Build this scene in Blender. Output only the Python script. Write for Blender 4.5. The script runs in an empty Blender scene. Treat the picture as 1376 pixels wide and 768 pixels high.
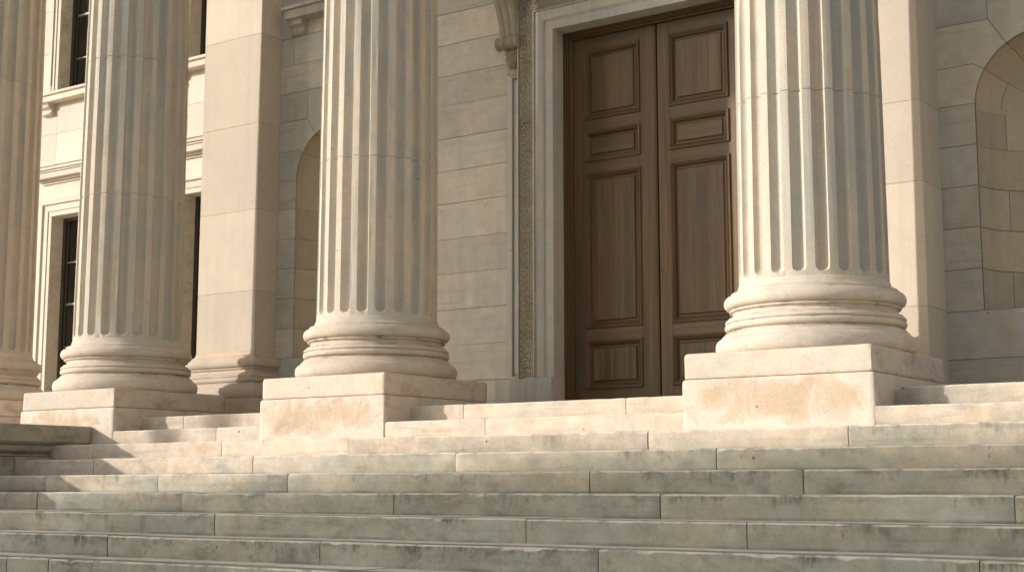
import bpy, bmesh, math, random
from mathutils import Vector, noise, Matrix
random.seed(7)
scn = bpy.context.scene
COL = scn.collection
PI = math.pi
def nz(x, y=0.0, z=0.0): return noise.noise(Vector((x, y, z)))

# ------------------------------------------------------------------ nodes
class NT:
    def __init__(s, name):
        s.m = bpy.data.materials.new(name); s.m.use_nodes = True
        s.t = s.m.node_tree; s.t.nodes.clear()
        s.out = s.t.nodes.new('ShaderNodeOutputMaterial')
    def n(s, typ, **kw):
        nd = s.t.nodes.new(typ)
        for k, v in kw.items():
            if k.startswith('i_'):
                key = k[2:]; key = int(key) if key.isdigit() else key
                s.put(nd.inputs[key], v)
            else: setattr(nd, k, v)
        return nd
    def put(s, sock, v):
        if isinstance(v, bpy.types.NodeSocket): s.t.links.new(v, sock)
        else: sock.default_value = v
    def pos(s): return s.n('ShaderNodeNewGeometry').outputs['Position']
    def objc(s): return s.n('ShaderNodeTexCoord').outputs['Object']
    def scale(s, v, xyz): return s.n('ShaderNodeVectorMath', operation='MULTIPLY', i_0=v, i_1=xyz).outputs[0]
    def add(s, v, xyz): return s.n('ShaderNodeVectorMath', operation='ADD', i_0=v, i_1=xyz).outputs[0]
    def noise(s, v, sc, det=5, rough=.55, dist=0.0):
        nd = s.n('ShaderNodeTexNoise', i_Vector=v, i_Scale=sc, i_Detail=det, i_Roughness=rough, i_Distortion=dist)
        return nd.outputs[0]
    def m_(s, op, a, b=0.0, clamp=False):
        nd = s.n('ShaderNodeMath', operation=op, use_clamp=clamp); s.put(nd.inputs[0], a); s.put(nd.inputs[1], b)
        return nd.outputs[0]
    def ss(s, v, a, b, lo=0.0, hi=1.0):
        nd = s.n('ShaderNodeMapRange', interpolation_type='SMOOTHSTEP')
        s.put(nd.inputs[0], v); nd.inputs[1].default_value = a; nd.inputs[2].default_value = b
        nd.inputs[3].default_value = lo; nd.inputs[4].default_value = hi
        return nd.outputs[0]
    def mix(s, f, a, b, bt='MIX'):
        nd = s.n('ShaderNodeMix', data_type='RGBA', blend_type=bt, clamp_result=False)
        s.put(nd.inputs[0], f)
        s.put(nd.inputs[6], a if isinstance(a, bpy.types.NodeSocket) else (*a, 1)[:4])
        s.put(nd.inputs[7], b if isinstance(b, bpy.types.NodeSocket) else (*b, 1)[:4])
        return nd.outputs[2]
    def bump(s, h, st, dist, nrm=None):
        nd = s.n('ShaderNodeBump', i_Strength=st, i_Distance=dist, i_Height=h)
        if nrm: s.put(nd.inputs['Normal'], nrm)
        return nd.outputs[0]
    def bsdf(s, col, rough=.85, nrm=None, spec=.3, **kw):
        b = s.n('ShaderNodeBsdfPrincipled', i_Roughness=rough)
        s.put(b.inputs['Base Color'], col if isinstance(col, bpy.types.NodeSocket) else (*col, 1)[:4])
        b.inputs['Specular IOR Level'].default_value = spec
        if nrm: s.put(b.inputs['Normal'], nrm)
        s.t.links.new(b.outputs[0], s.out.inputs[0])
        return s.m

def stone(name, warm, cool, stain, stain_amt=.5, streak_amt=.35, streak_scale=(11, 11, .55), grime=(.07, .062, .045),
          grime_amt=0.0, bump=.35, mott=.26, cool_bias=0.0, plinth=False, edge_grime=0.0, spec=.25, bed=0.0, weather_shade=False, block_var=.2):
    s = NT(name); P = s.pos()
    at = s.n('ShaderNodeAttribute', attribute_name='tint')
    sep = s.n('ShaderNodeSeparateColor'); s.put(sep.inputs[0], at.outputs['Color'])
    R, G, B, A = sep.outputs[0], sep.outputs[1], sep.outputs[2], at.outputs['Alpha']
    # every block is offset in the noise, so that patterns break at the joints
    off = s.n('ShaderNodeCombineXYZ'); s.put(off.inputs[0], s.m_('MULTIPLY', R, 7.3)); s.put(off.inputs[1], s.m_('MULTIPLY', G, 5.1)); s.put(off.inputs[2], s.m_('MULTIPLY', R, 3.7))
    Q = s.add(P, off.outputs[0])
    n1 = s.noise(Q, 1.1, 5, .6, .6); n2 = s.noise(Q, 7.0, 6, .62); n3 = s.noise(P, 75, 4, .6); n4 = s.noise(Q, 2.3, 5, .6, 1.2)
    st = s.noise(s.scale(P, streak_scale), 1.0, 4, .55)
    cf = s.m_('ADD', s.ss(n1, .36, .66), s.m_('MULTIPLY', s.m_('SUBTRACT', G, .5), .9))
    cf = s.m_('ADD', cf, cool_bias, True)
    c = s.mix(cf, warm, cool)
    c = s.mix(s.m_('MULTIPLY', s.ss(n4, .53, .72), stain_amt), c, stain)
    if streak_amt:
        c = s.mix(s.m_('MULTIPLY', s.ss(st, .50, .66), streak_amt), c, tuple(v*k for v, k in zip(cool, (.68, .70, .72))))
        c = s.mix(s.m_('MULTIPLY', s.ss(st, .48, .34), streak_amt*.7), c, tuple(v*k for v, k in zip(stain, (.95, .93, .9))))
    if bed:
        bd = s.noise(s.scale(Q, (1.2, 1.2, 16)), 1.0, 6, .6, .4)
        c = s.mix(s.m_('MULTIPLY', s.ss(bd, .52, .68), bed), c, tuple(v*.6 for v in cool))
    if plinth:
        O = s.objc(); so = s.n('ShaderNodeSeparateXYZ'); s.put(so.inputs[0], O)
        wob = s.noise(P, 3.6, 7, .64, 1.0)
        ax = s.m_('POWER', s.m_('ABSOLUTE', s.m_('MULTIPLY', s.m_('ADD', so.outputs[0], .07), 1.30)), 4)
        zz = s.m_('POWER', s.m_('MULTIPLY', s.m_('ADD', so.outputs[2], .085), 5.4), 2)
        v = s.m_('ADD', s.m_('SUBTRACT', s.m_('SUBTRACT', 1.0, ax), zz), s.m_('MULTIPLY', s.m_('SUBTRACT', wob, .5), 6.5))
        c = s.mix(s.m_('MULTIPLY', s.ss(v, -.2, 1.5), .74), s.mix(.35, c, (.66, .57, .49)), (.50, .375, .25))
        c = s.mix(s.m_('MULTIPLY', s.ss(v, -.6, .1), s.ss(v, .5, .0, 0, .30)), c, (.71, .62, .54))
    k = s.m_('ADD', s.m_('ADD', s.m_('MULTIPLY', s.m_('SUBTRACT', n2, .5), mott*2.0), s.m_('MULTIPLY', s.m_('SUBTRACT', n3, .5), .48)), s.m_('MULTIPLY', s.m_('SUBTRACT', R, .5), block_var))
    c = s.mix(1.0, c, s.n('ShaderNodeCombineColor', i_0=s.m_('ADD', k, 1.0), i_1=s.m_('ADD', k, 1.0), i_2=s.m_('ADD', k, 1.0)).outputs[0], 'MULTIPLY')
    W = None
    if weather_shade:
        sp = s.n('ShaderNodeSeparateXYZ'); s.put(sp.inputs[0], P)
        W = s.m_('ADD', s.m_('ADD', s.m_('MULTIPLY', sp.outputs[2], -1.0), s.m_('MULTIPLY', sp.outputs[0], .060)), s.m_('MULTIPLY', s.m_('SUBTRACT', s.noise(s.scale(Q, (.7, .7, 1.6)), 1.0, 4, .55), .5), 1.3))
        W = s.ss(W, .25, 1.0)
        c = s.mix(W, c, s.mix(1.0, c, (.50, .575, .575), 'MULTIPLY'))  # lower right darkened: weathering plus soft tree shade painted into the colour
    # grime patches
    gm = s.noise(s.scale(Q, (3.2, 3.2, 5.5)), 1.0, 9, .74, .5)
    g = s.m_('MULTIPLY', s.ss(gm, .47, .70), s.m_('ADD', s.m_('MULTIPLY', B, 1.0), s.m_('MULTIPLY', W, .10) if W else grime_amt), True)
    c = s.mix(s.m_('MULTIPLY', g, .75), c, grime)
    if edge_grime:
        drip = s.noise(s.scale(P, (17, 17, 2.6)), 1.0, 7, .68, 1.1)
        soft = s.noise(s.scale(Q, (4.5, 4.5, 7)), 1.0, 5, .6, .6)
        zone = s.noise(s.scale(Q, (1.3, 1.3, 2)), 1.0, 3, .5)
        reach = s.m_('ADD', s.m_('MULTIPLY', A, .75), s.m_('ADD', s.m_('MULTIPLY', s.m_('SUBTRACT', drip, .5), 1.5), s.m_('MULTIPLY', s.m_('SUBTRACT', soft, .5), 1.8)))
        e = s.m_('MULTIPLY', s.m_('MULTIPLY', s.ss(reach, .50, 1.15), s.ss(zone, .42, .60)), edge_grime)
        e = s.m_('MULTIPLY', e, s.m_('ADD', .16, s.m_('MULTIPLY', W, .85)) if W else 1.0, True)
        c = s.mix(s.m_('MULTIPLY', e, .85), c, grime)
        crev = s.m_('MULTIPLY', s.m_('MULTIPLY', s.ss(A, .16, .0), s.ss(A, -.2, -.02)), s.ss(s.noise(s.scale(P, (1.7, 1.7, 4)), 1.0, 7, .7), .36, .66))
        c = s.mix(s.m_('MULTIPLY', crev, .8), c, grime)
        tread_sky = s.ss(A, 0.0, -.7)
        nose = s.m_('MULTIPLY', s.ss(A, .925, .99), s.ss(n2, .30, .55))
        c = s.mix(s.m_('MULTIPLY', nose, .75), c, (.66, .61, .52))  # worn nosing edge, also brightened as a painted highlight
        c = s.mix(s.m_('MULTIPLY', tread_sky, .9), c, s.mix(s.ss(n2, .35, .65), (.62, .59, .52), (.74, .70, .62)))  # tread tops painted paler, standing in for sky light on them
        spot = s.noise(s.scale(Q, (20, 20, 9)), 1.0, 6, .7, .8)
        c = s.mix(s.m_('MULTIPLY', s.m_('MULTIPLY', s.ss(spot, .60, .72), s.ss(zone, .50, .60)), .65), c, grime)
    # pits and small dark flecks
    vo = s.n('ShaderNodeTexVoronoi', i_Vector=s.add(P, s.scale(s.n('ShaderNodeTexNoise', i_Vector=P, i_Scale=9.0).outputs[1], (.06, .06, .06))), i_Scale=5.5)
    pit = s.ss(vo.outputs[0], .075, .02)
    pit = s.m_('MULTIPLY', pit, s.ss(s.noise(P, 3.0, 2), .55, .62))
    c = s.mix(s.m_('MULTIPLY', pit, .75), c, (.05, .042, .032))
    h = s.m_('ADD', s.m_('ADD', s.m_('MULTIPLY', n2, .6), s.m_('MULTIPLY', n3, .22)), s.m_('MULTIPLY', pit, -.6))
    h = s.m_('ADD', h, s.m_('MULTIPLY', s.noise(Q, 26, 5, .65), .35))
    return s.bsdf(c, .88, s.bump(h, bump, .012), spec)

def flat(name, c, rough=.6, spec=.4, metal=0.0):
    s = NT(name); n = s.noise(s.pos(), 20, 5)
    col = s.mix(n, tuple(v*.8 for v in c), tuple(v*1.2 for v in c))
    m = s.bsdf(col, rough, s.bump(n, .1, .004), spec); return m

def wood(name, axis):
    s = NT(name); P = s.pos()
    sc = {'z': (30, 8, .9), 'x': (.9, 8, 30), 'y': (8, 8, 2)}[axis]
    wide = {'z': (9, 3, .22), 'x': (.22, 3, 9), 'y': (3, 3, 3)}[axis]
    at = s.n('ShaderNodeAttribute', attribute_name='tint'); sep = s.n('ShaderNodeSeparateColor'); s.put(sep.inputs[0], at.outputs['Color'])
    off = s.n('ShaderNodeCombineXYZ'); s.put(off.inputs[0], s.m_('MULTIPLY', sep.outputs[0], 9.0)); s.put(off.inputs[2], s.m_('MULTIPLY', sep.outputs[1], 4.0))
    Q = s.add(P, off.outputs[0])
    g1 = s.noise(s.scale(Q, sc), 1.0, 7, .62, .7); g2 = s.noise(s.scale(Q, wide), 1.0, 4, .55, .9); n = s.noise(P, 1.7, 5, .6)
    fine = s.noise(s.scale(Q, tuple(v*4 for v in sc)), 1.0, 4, .6)
    c = s.mix(s.ss(g2, .30, .72), (.094, .058, .027), (.205, .115, .050))
    c = s.mix(s.m_('MULTIPLY', s.ss(g1, .36, .72), .60), c, (.075, .050, .024))
    c = s.mix(s.m_('MULTIPLY', s.ss(n, .45, .68), .55), c, (.125, .092, .045))
    v = s.m_('ADD', .62, s.m_('MULTIPLY', fine, .64))
    c = s.mix(1.0, c, s.n('ShaderNodeCombineColor', i_0=v, i_1=v, i_2=v).outputs[0], 'MULTIPLY')
    h = s.m_('ADD', s.m_('MULTIPLY', g1, .6), s.m_('MULTIPLY', fine, .4))
    return s.bsdf(c, .45, s.bump(h, .34, .004), .36)

M = {}
M['wall'] = stone('limestone_wall', (.60, .54, .445), (.52, .50, .445), (.56, .46, .33), .60, .28, (3.5, 3.5, .5), bump=.40, mott=.24, bed=.28, block_var=.26)
M['niche'] = stone('limestone_niche', (.60, .50, .375), (.55, .49, .40), (.54, .42, .28), .5, .22, (4, 4, .6), bump=.28, mott=.14)
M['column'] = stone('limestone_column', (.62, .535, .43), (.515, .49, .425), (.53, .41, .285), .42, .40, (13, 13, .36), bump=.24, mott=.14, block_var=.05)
M['base'] = stone('limestone_base', (.65, .545, .435), (.56, .505, .43), (.54, .42, .30), .42, .12, (3, 3, 9), bump=.42, mott=.19, grime_amt=.16, grime=(.17, .13, .085))
M['pilaster'] = stone('limestone_pilaster', (.65, .565, .46), (.61, .54, .45), (.58, .48, .36), .30, .15, (6, 6, .4), bump=.2, mott=.06)
M['plinth'] = stone('limestone_plinth', (.65, .55, .445), (.57, .515, .44), (.54, .42, .30), .45, .06, (2, 2, 4), bump=.5, mott=.16, grime_amt=.14, grime=(.19, .135, .075))
M['plinthblock'] = stone('limestone_plinth_block', (.64, .54, .44), (.58, .515, .435), (.52, .40, .27), .35, 0, bump=.5, mott=.15, grime_amt=.10, grime=(.19, .135, .075), plinth=True)
M['step'] = stone('limestone_step', (.60, .495, .39), (.51, .465, .395), (.56, .42, .285), .48, .10, (5, 5, 2.2), bump=1.0, mott=.38, edge_grime=1.05, grime=(.075, .074, .06), bed=.32, weather_shade=True)
M['wing'] = stone('limestone_wing', (.68, .605, .51), (.64, .575, .49), (.64, .55, .44), .22, .10, (3, 3, .5), bump=.15, mott=.05)
M['wingtrim'] = stone('limestone_trim', (.68, .61, .50), (.62, .57, .48), (.56, .46, .33), .4, .12, (3, 3, .5), bump=.2, mott=.09)
M['carved'] = stone('limestone_carved', (.43, .36, .26), (.38, .34, .27), (.36, .28, .18), .5, .1, (3, 3, 1), bump=.2, mott=.12, grime_amt=.05, grime=(.13, .095, .05))
M['surround'] = stone('limestone_surround', (.57, .51, .42), (.51, .49, .44), (.43, .36, .26), .30, .40, (9, 9, .35), bump=.22, mott=.10)
M['cheek'] = stone('limestone_cheek', (.42, .36, .27), (.34, .32, .265), (.38, .29, .185), .5, .12, (4, 4, 1), bump=.5, mott=.2, grime_amt=.3)
M['mortar'] = flat('dark_joint', (.21, .175, .13), .95, .1)
M['wood_v'] = wood('oak_vertical_grain', 'z'); M['wood_h'] = wood('oak_horizontal_grain', 'x')
M['wframe'] = flat('dark_window_frame', (.060, .052, .038), .5)
M['wbar'] = flat('glazing_bar', (.30, .27, .22), .5)
M['curtain'] = flat('dark_drape', (.065, .068, .055), .9, .1)
M['paving'] = stone('paving', (.42, .39, .33), (.38, .36, .31), (.40, .35, .27), .4, 0, bump=.3, mott=.12)
M['bark'] = flat('bark', (.10, .075, .05), .9, .1)
M['leaf'] = flat('leaf', (.06, .085, .035), .7, .2)
s = NT('window_glass')
gl = s.n('ShaderNodeBsdfGlossy', i_Roughness=.03); gl.inputs[0].default_value = (.9, .95, 1, 1)
tr = s.n('ShaderNodeBsdfTransparent'); tr.inputs[0].default_value = (.72, .76, .72, 1)
fr = s.n('ShaderNodeFresnel', i_IOR=1.5); mx = s.n('ShaderNodeMixShader')
s.put(mx.inputs[0], s.m_('ADD', fr.outputs[0], .05)); s.put(mx.inputs[1], tr.outputs[0]); s.put(mx.inputs[2], gl.outputs[0])
s.t.links.new(mx.outputs[0], s.out.inputs[0]); M['glass'] = s.m

# ------------------------------------------------------------------ objects
def empty(name, loc=(0, 0, 0), **tags):
    o = bpy.data.objects.new(name, None); COL.objects.link(o); o.location = loc; o.empty_display_size = .1
    for k, v in tags.items(): o[k] = v
    return o
class MB:
    def __init__(s):
        s.bm = bmesh.new(); s.t = s.bm.loops.layers.float_color.new('tint'); s.mats = []
        s.cur = (.5, .5, 0, 0); s.mi = 0
    def tone(s, g=.5, grime=0.0, spread=.35):
        s.cur = (random.random(), min(1, max(0, g + random.uniform(-spread, spread))), grime*random.uniform(.4, 1.6), 0)
    def face(s, vs, alphas=None, mi=None, col=None):
        try: f = s.bm.faces.new(vs)
        except ValueError: return None
        c = col or s.cur
        for i, l in enumerate(f.loops): l[s.t] = (c[0], c[1], c[2], alphas[i] if alphas else c[3])
        f.material_index = s.mi if mi is None else mi
        return f
    def v(s, x, y, z): return s.bm.verts.new((x, y, z))
    def box(s, x0, x1, y0, y1, z0, z1, b=0.0):
        """box with small chamfers of size b along all edges of the front (-y), sides and top"""
        if b <= 0:
            p = [s.v(x, y, z) for x in (x0, x1) for y in (y0, y1) for z in (z0, z1)]
            for q in ((0, 1, 3, 2), (4, 6, 7, 5), (0, 4, 5, 1), (2, 3, 7, 6), (0, 2, 6, 4), (1, 5, 7, 3)): s.face([p[i] for i in q])
            return
        V = {}
        for i, (xa, sx) in enumerate(((x0, 1), (x1, -1))):
            for j, (ya, sy) in enumerate(((y0, 1), (y1, -1))):
                for k, (za, sz) in enumerate(((z0, 1), (z1, -1))):
                    V[i, j, k, 0] = s.v(xa, ya+b*sy, za+b*sz); V[i, j, k, 1] = s.v(xa+b*sx, ya, za+b*sz); V[i, j, k, 2] = s.v(xa+b*sx, ya+b*sy, za)
        for i in (0, 1):
            q = [V[i, 0, 0, 0], V[i, 1, 0, 0], V[i, 1, 1, 0], V[i, 0, 1, 0]]; s.face(q if i else q[::-1])
            q = [V[0, i, 0, 1], V[1, i, 0, 1], V[1, i, 1, 1], V[0, i, 1, 1]]; s.face(q if not i else q[::-1])
            q = [V[0, 0, i, 2], V[1, 0, i, 2], V[1, 1, i, 2], V[0, 1, i, 2]]; s.face(q if i else q[::-1])
            for j in (0, 1):
                s.face([V[i, j, 0, 0], V[i, j, 1, 0], V[i, j, 1, 1], V[i, j, 0, 1]])
                s.face([V[i, 0, j, 0], V[i, 1, j, 0], V[i, 1, j, 2], V[i, 0, j, 2]])
                s.face([V[0, i, j, 1], V[1, i, j, 1], V[1, i, j, 2], V[0, i, j, 2]])
                for k in (0, 1): s.face([V[i, j, k, 0], V[i, j, k, 1], V[i, j, k, 2]])
    def poly(s, pts, y, depth, gap=.0022, bev=.003):
        """block with outline pts (x,z), counter-clockwise, front at y, pulled in by gap for the joint"""
        n = len(pts)
        def inset(d):
            out = []
            for i in range(n):
                a, b, c = pts[i-1], pts[i], pts[(i+1) % n]
                e1 = Vector((b[0]-a[0], b[1]-a[1])).normalized(); e2 = Vector((c[0]-b[0], c[1]-b[1])).normalized()
                n1 = Vector((-e1.y, e1.x)); n2 = Vector((-e2.y, e2.x)); m = n1+n2
                k = d/max(.3, (1+n1.dot(n2))/1.0) if m.length > 1e-6 else 0
                out.append((b[0]+m.x*k, b[1]+m.y*k))
            return out
        A = [s.v(x, y, z) for x, z in inset(gap+bev)]; B = [s.v(x, y+bev, z) for x, z in inset(gap)]
        Cc = [s.v(x, y+depth, z) for x, z in inset(gap)]
        s.face(A)
        for i in range(n):
            j = (i+1) % n
            s.face([A[j], A[i], B[i], B[j]]); s.face([B[j], B[i], Cc[i], Cc[j]])
    def sheet(s, pts, y, mi):
        s.face([s.v(x, y, z) for x, z in pts], mi=mi)
    def rings(s, R, close=True, alphas=None, cap=False):
        """skin a list of rings (lists of verts)"""
        for a, b in zip(R[:-1], R[1:]):
            n = len(a)
            for i in range(n if close else n-1):
                j = (i+1) % n
                s.face([a[i], a[j], b[j], b[i]])
        if cap: s.face(R[0][::-1]); s.face(R[-1])
    def build(s, name, mats, parent=None, smooth=35, loc=None, fix=True):
        if fix: bmesh.ops.recalc_face_normals(s.bm, faces=s.bm.faces)
        me = bpy.data.meshes.new(name); s.bm.to_mesh(me); s.bm.free()
        for m in (mats if isinstance(mats, (list, tuple)) else [mats]): me.materials.append(m)
        if smooth:
            me.shade_smooth(); me.set_sharp_from_angle(angle=math.radians(smooth))
        o = bpy.data.objects.new(name, me); COL.objects.link(o)
        if parent: o.parent = parent
        if loc: o.location = loc
        return o

# ------------------------------------------------------------------ measurements (metres; x along the front, y into the building, z up)
H, T1, T = .16, .386, .4711
def yk(k): return T1 if k == 1 else -(k-2)*T
WALL = 2.56; WING = 3.70
COLS = [(-7.30, 1.2), (-4.55, .35), (-.785, 0.), (3.905, .12)]
CY = .815

# ------------------------------------------------------------------ ground
g = MB(); g.tone()
for i in range(-20, 20):
    for j in range(-20, 9):
        pass
v = [g.v(-400, -400, -2.404), g.v(400, -400, -2.404), g.v(400, 400, -2.404), g.v(-400, 400, -2.404)]; g.face(v)
o = g.build('ground', flat('asphalt_and_lawn', (.10, .105, .08), .95, .1)); o['kind'] = 'structure'
g = MB(); g.cur = (.3, .4, 0, 0)
v = [g.v(-16, -26, -2.40), g.v(26, -26, -2.40), g.v(26, 2.0, -2.40), g.v(-16, 2.0, -2.40)]; g.face(v)
o = g.build('pavement', M['paving']); o['kind'] = 'structure'

# ------------------------------------------------------------------ staircase
stairs = empty('stone_staircase', (4, 0, -2.4), label='wide flight of weathered limestone steps with dark grime, filling the foreground below the columns', category='staircase')
JO = {1: [-3.1, -.9, .62, 2.35, 5.9, 8.1], 2: [-2.2, 1.15, 6.3, 8.5], 3: [-3.5, -1.624, -.02, 3.045, 4.669, 6.4, 8.3], 4: [-2.9, -.732, 1.539, 3.866, 6.15, 8.4], 5: [-3.0, -1.434, .15, 3.097, 4.728, 6.9, 8.8],
      6: [-2.5, -.594, 1.679, 3.927, 6.202, 8.4], 7: [-3.0, -1.259, .289, 3.186, 4.771, 6.5, 8.9], 8: [-2.6, -.379, 1.806, 4.025, 6.279, 8.6], 9: [-2.4, -.959, -.467, .042, 2.4, 4.9, 7.3, 9.0]}
for k in range(1, 16):
    js = JO.get(k) or [-2.6 + .7*(k % 3) + 2.2*i for i in range(6)]
    xs = [-4.7] + js + [11.6]
    z1 = -(k-1)*H; y0 = yk(k); z0 = z1-H
    mb = MB(); dep = T+.14
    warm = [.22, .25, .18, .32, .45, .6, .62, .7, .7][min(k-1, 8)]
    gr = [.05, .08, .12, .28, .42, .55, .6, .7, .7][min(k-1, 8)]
    for bi in range(len(xs)-1):
        a, b = xs[bi]+.0035, xs[bi+1]-.0035
        mb.tone(warm-.02, gr*.8, .2)
        c0 = mb.cur
        n = max(2, int((b-a)/.035)); ring = []
        dz = random.uniform(-.0025, .0025); dy = random.uniform(-.004, .004)
        for i in range(n+1):
            x = a+(b-a)*i/n
            w = nz(x*1.3, k*3.7)*.006 + nz(x*9, k*5.1, 2)*.0022
            ch = max(0, nz(x*7.5, k*9.3, bi*1.7)-.26)*.036 + max(0, nz(x*21, k*4.3, 5)-.3)*.018
            e = min(i, n-i); endc = .007 if e == 0 else 0
            r = .010+ch+abs(nz(x*15, k, 8))*.006
            zt = z1+dz+w*.5-endc*.3; yf = y0+dy+w*.6+endc
            pr = [(yf+.004, z0-.03), (yf+.003+abs(nz(x*11, k*2.2, 4))*.004, z0+.012), (yf, z0+.05), (yf-.002+nz(x*6, k, 1)*.002, z0+.10), (yf, zt-r*1.25), (yf+r*.32, zt-r*.35), (yf+r*1.2, zt), (yf+T*.6, zt+.001), (y0+dep, zt)]
            ring.append([mb.v(x, yy, zz) for yy, zz in pr])
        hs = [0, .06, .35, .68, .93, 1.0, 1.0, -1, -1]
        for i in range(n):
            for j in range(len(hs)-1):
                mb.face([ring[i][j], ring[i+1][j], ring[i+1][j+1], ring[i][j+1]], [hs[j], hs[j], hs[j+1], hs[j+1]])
        mb.face(ring[0]); mb.face(ring[-1][::-1])
    mb.mi = 1; mb.box(-4.6, 11.5, y0+.016, y0+dep-.02, z0-.028, z1-.012)
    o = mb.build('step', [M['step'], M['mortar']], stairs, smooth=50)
    o.location = (-4, 0, 2.4)
mb = MB()
for i in range(9):
    for j in range(2):
        mb.tone(.5, .1); mb.box(-4.9+i*1.9+.003, -4.9+(i+1)*1.9-.003, T1+.62+j*.85, T1+.62+(j+1)*.85-.006, -.10, -.004, .004)
mb.build('landing', M['step'], stairs, loc=(-4, 0, 2.4))

# ------------------------------------------------------------------ columns
NF = 21
PROFILE = [(r, z-.3035) for r, z in [(0, .3035), (.775, .3035), (.793, .315), (.805, .336), (.811, .362), (.810, .388), (.803, .411), (.791, .428), (.777, .438), (.766, .440), (.763, .443), (.757, .456), (.748, .466), (.735, .472), (.731, .474), (.730, .486), (.724, .489), (.704, .491), (.694, .496), (.693, .502), (.702, .506),
           (.719, .511), (.729, .521), (.734, .536), (.732, .550), (.725, .558), (.716, .560), (.716, .566), (.726, .568), (.730, .577), (.726, .589), (.714, .598), (.702, .601), (.702, .612), (.692, .614), (.675, .620), (.664, .630), (.660, .643), (.665, .655), (.678, .662),
           (.692, .664), (.693, .676), (.684, .679), (.686, .683), (.703, .688), (.720, .698), (.731, .714), (.736, .735), (.733, .757), (.724, .776), (.710, .789), (.693, .795), (.677, .796), (.675, .799), (.675, .818), (.669, .822), (.648, .826), (.633, .836), (.623, .852), (.616, .870)]]
def rad(z):
    return .608 - .0042*(z-1) - .0006*(z-1)**2 if z > 1 else .608
def make_column(idx, cx, phase, label):
    root = empty('fluted_column', (cx, CY, -.32), label=label, category='column', group='fluted limestone columns of the portico')
    off = Vector((0, 0, .32))
    # shaft
    mb = MB(); ns = []
    z0 = .915
    for f in range(NF):
        for j in range(14): ns.append((f, j))
    hwf = .305      # half width of a flute, in pitches
    angs = []
    for f in range(NF):
        for s_ in (-.5, -.42, -hwf-.025, -hwf-.006, -hwf+.012, -.26, -.19, -.11, -.03, .06, .14, .22, hwf-.012, hwf+.006, hwf+.025, .42):
            angs.append((f, s_))
    zs = [.878, z0-.02, z0-.001, z0+.008, z0+.016, z0+.024, z0+.032, z0+.042, z0+.052, z0+.062, z0+.074, z0+.09, z0+.12, z0+.16]
    joints = {0: [2.504, 4.348, 6.6], 1: [2.535, 4.143, 6.2], 2: [2.475, 5.6], 3: [2.396, 5.4]}[idx]
    z = z0+.28
    while z < 10.4:
        if all(abs(z-j) > .05 for j in joints): zs.append(z)
        z += .16 if z < 6 else .5
    for j in joints: zs += [j-.007, j-.003, j+.003, j+.007]
    zs = sorted(zs)+[10.4]
    hw = .608*2*PI/NF*hwf; D = .060
    Rg = []
    for z in zs:
        row = []
        for f, s_ in angs:
            th = 2*PI*(f+s_)/NF + phase
            r = rad(z)
            t = s_/hwf
            lo = max(0.0, (z0+.012+hw-z)/hw)
            q = 1-t*t-lo*lo
            d = D*math.sqrt(q)**.9 if q > 0 and abs(s_) < hwf else 0
            d *= r/.608
            wz = z + .008*math.sin(th*2+idx)+.004*nz(th*3, z) if any(abs(z-j) < .03 for j in joints) else z
            if any(abs(z-j) < .005 for j in joints): d += .008
            if d == 0 or abs(t) > .9: d += max(0, nz(th*9, z*5, idx)-.36)*.022
            row.append(mb.v((r-d)*math.sin(th), -(r-d)*math.cos(th), wz))
        Rg.append(row)
    drum = 0
    for a, b, za in zip(Rg[:-1], Rg[1:], zs[:-1]):
        k = sum(1 for j in joints if za > j-.001)
        mb.cur = ((idx*.37+k*.29) % 1, [.45, .55, .5][(idx*2+k) % 3], .03, 0)
        n = len(a)
        for i in range(n):
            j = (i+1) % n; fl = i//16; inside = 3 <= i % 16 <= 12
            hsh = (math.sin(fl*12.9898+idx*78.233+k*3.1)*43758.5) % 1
            mb.face([a[i], a[j], b[j], b[i]], col=((idx*.37+k*.06+(hsh*.11 if inside else 0)) % 1, .25+.6*hsh if inside else .38, .03, 0))  # hollows cooler than ridges on average: random stains plus painted shade
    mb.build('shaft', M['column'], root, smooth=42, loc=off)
    # base
    mb = MB(); mb.cur = (random.random(), .45, .15, 0); Rg = []; na = 128
    for r, z in PROFILE:
        row = []
        for i in range(na):
            th = 2*PI*i/na
            w = nz(math.sin(th)*3, math.cos(th)*3, z*7+idx)*.0022 - max(0, nz(math.sin(th)*9, math.cos(th)*9, z*14+idx*3)-.4)*.02
            if r == 0: w = 0
            row.append(mb.v((r+w)*math.sin(th), -(r+w)*math.cos(th), z+.3035))
        Rg.append(row)
    # short plain neck to the shaft
    for z, r in ((.885, .611), (.90, .600)):
        Rg.append([mb.v(r*math.sin(2*PI*i/na), -r*math.cos(2*PI*i/na), z+.003) for i in range(na)])
    Rg_ = Rg[1:]; zr_ = [z+.3035 for r, z in PROFILE[1:]]+[.885, .90]; rr_ = [r for r, z in PROFILE[1:]]+[.611, .60]
    for k_ in range(len(Rg_)-1):
        zc_ = (zr_[k_]+zr_[k_+1])/2; rc_ = (rr_[k_]+rr_[k_+1])/2
        groove = (.476 < zc_ < .506) or (.556 < zc_ < .569) or (.596 < zc_ < .618) or (.655 < zc_ < .69) or (.793 < zc_ < .803) or (.818 < zc_ < .830)
        for i in range(na):
            j = (i+1) % na; u_ = 2*PI*i/na
            dirt = max(0, min(1, .75+1.6*nz(math.sin(u_)*5, math.cos(u_)*5, idx*3+zc_*4))) if groove else .15
            mb.face([Rg_[k_][i], Rg_[k_][j], Rg_[k_+1][j], Rg_[k_+1][i]], col=(mb.cur[0], mb.cur[1], dirt*(1.5 if groove else 1), 0))
    mb.build('base', M['base'], root, smooth=40, loc=off)
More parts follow.
